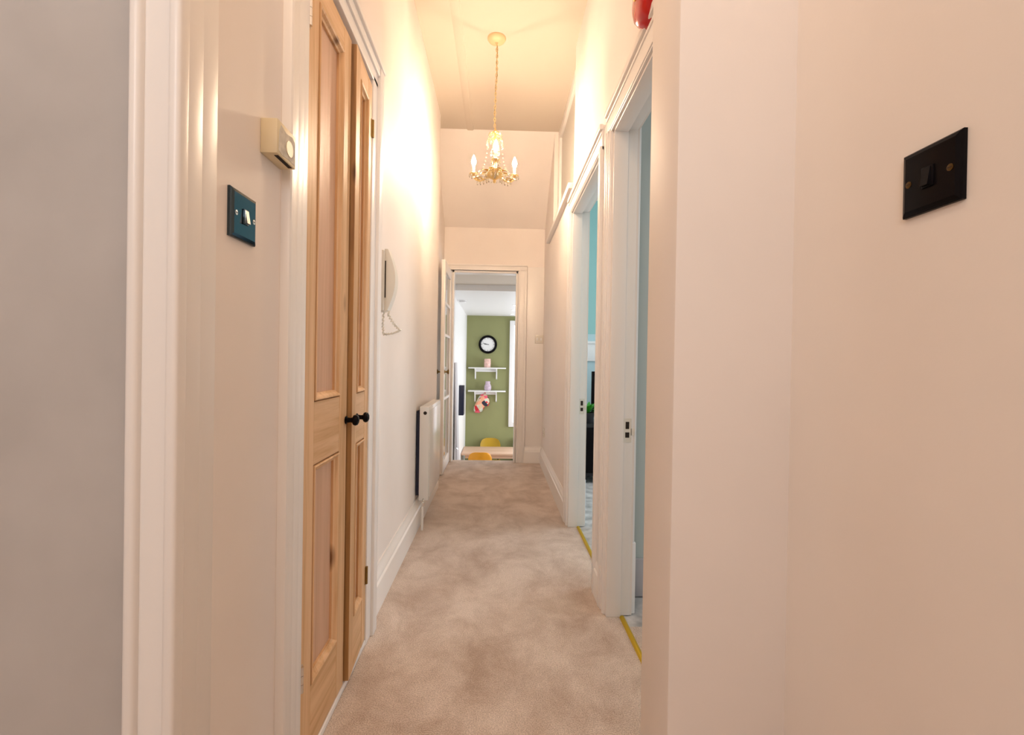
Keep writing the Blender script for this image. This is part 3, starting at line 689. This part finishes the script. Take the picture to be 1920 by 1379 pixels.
# table and chairs
t = thing('kitchen_table', 'pale wooden table in the room down the steps', 'table', (.2, 8.55, KF)); TT = -.515
boxes((-.605, .95, 8.20, 8.90, TT-.032, TT), bev=.004).build('tabletop', 'table', t)
boxes((-.54, .89, 8.25, 8.275, TT-.09, TT-.032), (-.54, .89, 8.825, 8.85, TT-.09, TT-.032)).build('apron', 'table', t)
for x in (-.46, .175+.7):
    for y in (8.28, 8.82): boxes((x-.022, x+.022, y-.022, y+.022, KF, TT-.032)).build('leg', 'blackmatt', t)
def chair(loc, rz, mat, label):
    t = thing('dining_chair', label, 'chair', loc, rz)
    # faces +y locally, curved back at -y
    m = MB()
    def sheet(fn, nu, nv, th):
        A = [[Vector(fn(i/nu, j/nv)) for j in range(nv+1)] for i in range(nu+1)]
        nrm = (A[1][0]-A[0][0]).cross(A[0][1]-A[0][0]).normalized()
        va = [[m.b.verts.new(p+nrm*th/2) for p in r] for r in A]; vb = [[m.b.verts.new(p-nrm*th/2) for p in r] for r in A]
        for i in range(nu):
            for j in range(nv):
                m.b.faces.new((va[i][j], va[i+1][j], va[i+1][j+1], va[i][j+1])); m.b.faces.new((vb[i][j], vb[i][j+1], vb[i+1][j+1], vb[i+1][j]))
        bd = [(i, 0) for i in range(nu)]+[(nu, j) for j in range(nv)]+[(i, nv) for i in range(nu, 0, -1)]+[(0, j) for j in range(nv, 0, -1)]
        for a, b in zip(bd, bd[1:]+bd[:1]): m.b.faces.new((va[a[0]][a[1]], vb[a[0]][a[1]], vb[b[0]][b[1]], va[b[0]][b[1]]))
        bmesh.ops.recalc_face_normals(m.b, faces=m.b.faces)
    def back(u, v):
        s = u*2-1; wd = .19*(1-.16*max(0, v-.72)/.28*1.0) ; x = s*wd
        top = .85-.035*abs(s)**4
        z = .60+v*(top-.60); return (x, -.215-.05*v+.05*s*s, z)
    sheet(back, 12, 6, .012); m.build('backrest', mat, t, local=True, smooth=50)
    m = MB()
    def seat(u, v):
        s = u*2-1; return (s*(.19+.01*v), -.19+v*.38, .45-.012*(1-s*s)-.02*max(0, v-.8)/.2)
    sheet(seat, 8, 8, .012); m.build('seat', mat, t, local=True, smooth=50)
    for s in (-1, 1):
        MB().tube([(s*.17, .17, 0), (s*.15, .14, .44)], .011, 8).build('leg', 'blackmatt', t, local=True)
        MB().tube([(s*.18, -.22, 0), (s*.15, -.15, .44), (s*.15, -.2, .52), (s*.14, -.228, .70)], .011, 8).build('leg', 'blackmatt', t, local=True)
    return t
chair((-.27, 8.02, KF), 0, 'orange', 'orange moulded chair on the near side of the pale table')
chair((-.125, 9.00, KF), math.pi, 'yellow', 'mustard moulded chair between the pale table and green wall')

# other kitchen fittings
t = thing('wall_cabinet', 'narrow dark navy box fixed to the white kitchen wall', 'cabinet', (KX, 7.7, .3))
boxes((KX, KX+.075, 7.62, 7.80, .20, .675), bev=.004).build('casing', 'navy', t)
boxes((KX+.073, KX+.080, 7.625, 7.795, .205, .67), bev=.002).build('door', 'navy', t)
t = thing('leaning_board', 'tall grey board leaning against white wall at the foot of stairs', 'board', (-.55, 6.8, KF))
m = MB(); m.prism([(-.515, KF), (-.565, KF), (-.613, 1.03), (-.597, 1.04)], 1, 6.72, 7.02); m.build('panel', 'greyboard', t)
MB().tube([(-.575, 6.71, -.18), (-.560, 6.69, -.15), (-.545, 6.71, -.17)], .005, 6).build('hook', 'chrome', t)
t = thing('smoke_alarm', 'small white smoke alarm on the kitchen ceiling near left wall', 'smoke alarm', (-.53, 7.05, KC))
MB().lathe([(0, 0), (.052, 0), (.052, -.014), (.044, -.030), (0, -.034)], (-.53, 7.05, KC), 'z', 24).build('body', 'white', t)
MB().lathe([(.045, -.012), (.0535, -.014), (.0535, -.019), (.045, -.021)], (-.53, 7.05, KC), 'z', 24).build('vent_ring', 'greyboard', t)
for y, l in ((7.5, 'recessed ceiling spotlight nearest the stairs'), (8.2, 'recessed ceiling spotlight, middle one of the row of three'), (8.92, 'recessed ceiling spotlight nearest the green wall')):
    t = thing('ceiling_spotlight', l, 'spotlight', (.245, y, KC), group='kitchen ceiling spotlights')
    MB().lathe([(.030, -.001), (.043, -.001), (.043, -.006), (.034, -.008), (.030, -.005)], (.245, y, KC), 'z', 22).build('trim_ring', 'white', t)
    MB().lathe([(0, -.001), (.031, -.001), (.031, -.005), (0, -.006)], (.245, y, KC), 'z', 20).build('lamp', 'spot', t)
t = thing('kitchen_radiator', 'white radiator under the window on the green wall', 'radiator', (.75, GY, KF))
boxes((.315, 1.25, GY-.11, GY-.06, KF+.14, -.40), bev=.006).build('panel', 'rad', t)
for x in (.40, 1.13): boxes((x, x+.03, GY-.062, GY-.001, -1.0, -.5)).build('wall_bracket', 'rad', t)
MB().tube([(.33, GY-.06, KF), (.33, GY-.06, KF+.16)], .008, 8).build('pipe', 'chrome', t)

# ------------------------------------------------------------------ rooms behind the two right doorways
struct('floor_green_room', boxes((.53, 2.8, 1.0, 2.24, -.06, -.004)), 'vinyl')
struct('wall_green_room', boxes((.575, 2.8, 2.16, 2.22, 0, 2.7), (2.75, 2.85, 1.0, 1.2, 0, 2.7), (2.75, 2.85, 2.1, 2.24, 0, 2.7), (2.75, 2.85, 1.15, 2.15, 0, .7), (2.75, 2.85, 1.15, 2.15, 2.1, 2.7), (.575, 2.8, 1.0, 1.06, 0, 2.7)), 'greygreen')
struct('ceiling_green_room', boxes((.575, 2.85, 1.0, 2.24, 2.65, 2.75)), 'white')
struct('baseboard_green_room', boxes((.60, 2.75, 2.145, 2.165, 0, .17), bev=.003), 'greyboard')
t = setting('window_5', (2.8, 1.65, .7))
boxes((2.76, 2.82, 1.2, 1.26, .7, 2.1), (2.76, 2.82, 2.04, 2.1, .7, 2.1), (2.76, 2.82, 1.26, 2.04, .7, .77), (2.76, 2.82, 1.26, 2.04, 2.03, 2.1)).build('window_frame', 'white', t)
struct('floor_teal_room', boxes((.53, 3.2, 2.24, 5.3, -.06, -.004)), 'vinyl')
struct('wall_teal_room', boxes((.575, 3.25, 4.98, 5.04, 1.36, 2.8), (3.15, 3.25, 2.2, 3.0, 0, 2.8), (3.15, 3.25, 4.4, 5.1, 0, 2.8), (3.15, 3.25, 3.0, 4.4, 0, .75), (3.15, 3.25, 3.0, 4.4, 2.3, 2.8)), 'teal')
struct('wall_teal_room_lower', boxes((.575, 3.2, 4.98, 5.04, 0, 1.36), (.575, 3.2, 2.215, 2.25, 0, 2.8)), 'paleblue')
struct('ceiling_teal_room', boxes((.575, 3.25, 2.2, 5.1, 2.75, 2.85)), 'white')
struct('trim_9', boxes((.60, 3.1, 4.955, 4.985, 1.08, 1.27), (.60, 3.1, 4.94, 4.985, 1.26, 1.285), bev=.003), 'white')
t = setting('window_6', (3.2, 3.7, .75))
boxes((3.16, 3.22, 3.0, 3.06, .75, 2.3), (3.16, 3.22, 4.34, 4.4, .75, 2.3), (3.16, 3.22, 3.06, 4.34, .75, .82), (3.16, 3.22, 3.06, 4.34, 2.23, 2.3), (3.17, 3.21, 3.68, 3.72, .82, 2.23)).build('window_frame', 'white', t)
t = thing('media_cabinet', 'black low cabinet behind the farther right doorway', 'cabinet', (1.1, 4.4, 0))
boxes((.74, 1.60, 4.2, 4.62, .06, .52), bev=.004).build('casing', 'blackmatt', t)
for x in (.76, 1.19): boxes((x, x+.40, 4.188, 4.202, .09, .49), bev=.003).build('door', 'black', t)
for x in (.77, 1.55):
    for y in (4.22, 4.58): boxes((x, x+.03, y, y+.03, 0, .06)).build('leg', 'blackmatt', t)
t = thing('television', 'black flat television on the black cabinet in teal room', 'television', (1.2, 4.5, .52))
boxes((.885, 1.55, 4.50, 4.53, .56, .98), bev=.004).build('screen', 'black', t)
boxes((1.0, 1.45, 4.42, 4.60, .52, .53), (1.18, 1.26, 4.50, 4.53, .525, .60)).build('stand', 'blackmatt', t)
t = thing('potted_plant', 'green leafy potted plant on the black cabinet in teal room', 'plant', (.82, 4.32, .52))
MB().lathe([(0, 0), (.045, 0), (.06, .09), (.055, .09), (.05, .075), (0, .075)], (.82, 4.32, .52), 'z', 18).build('pot', 'blackmatt', t)
MB().lathe([(0, .07), (.05, .075), (0, .078)], (.82, 4.32, .52), 'z', 14).build('soil', 'soil', t)
for k in range(22):
    a = k*2.4; el = .5+.55*random.random(); L_ = .13+.10*random.random(); d = Vector((math.cos(a), math.sin(a), 0)); n_ = Vector((-d.y, d.x, 0)); p = Vector((.82, 4.32, .60)); m = MB()
    rows = []
    for q in range(7):
        u = q/6; c = p+d*L_*u*math.cos(el)*(.6+.4*u)+Vector((0, 0, L_*1.25*(u*math.sin(el)-.55*u*u*math.cos(el)))); wd = .016*math.sin(math.pi*min(1, u*.92+.08))+.001
        rows.append([m.b.verts.new(c-n_*wd), m.b.verts.new(c+Vector((0, 0, -.004))), m.b.verts.new(c+n_*wd)])
    for A, B in zip(rows, rows[1:]):
        m.b.faces.new((A[0], A[1], B[1], B[0])); m.b.faces.new((A[1], A[2], B[2], B[1]))
    m.build('leaf', 'leaf', t)
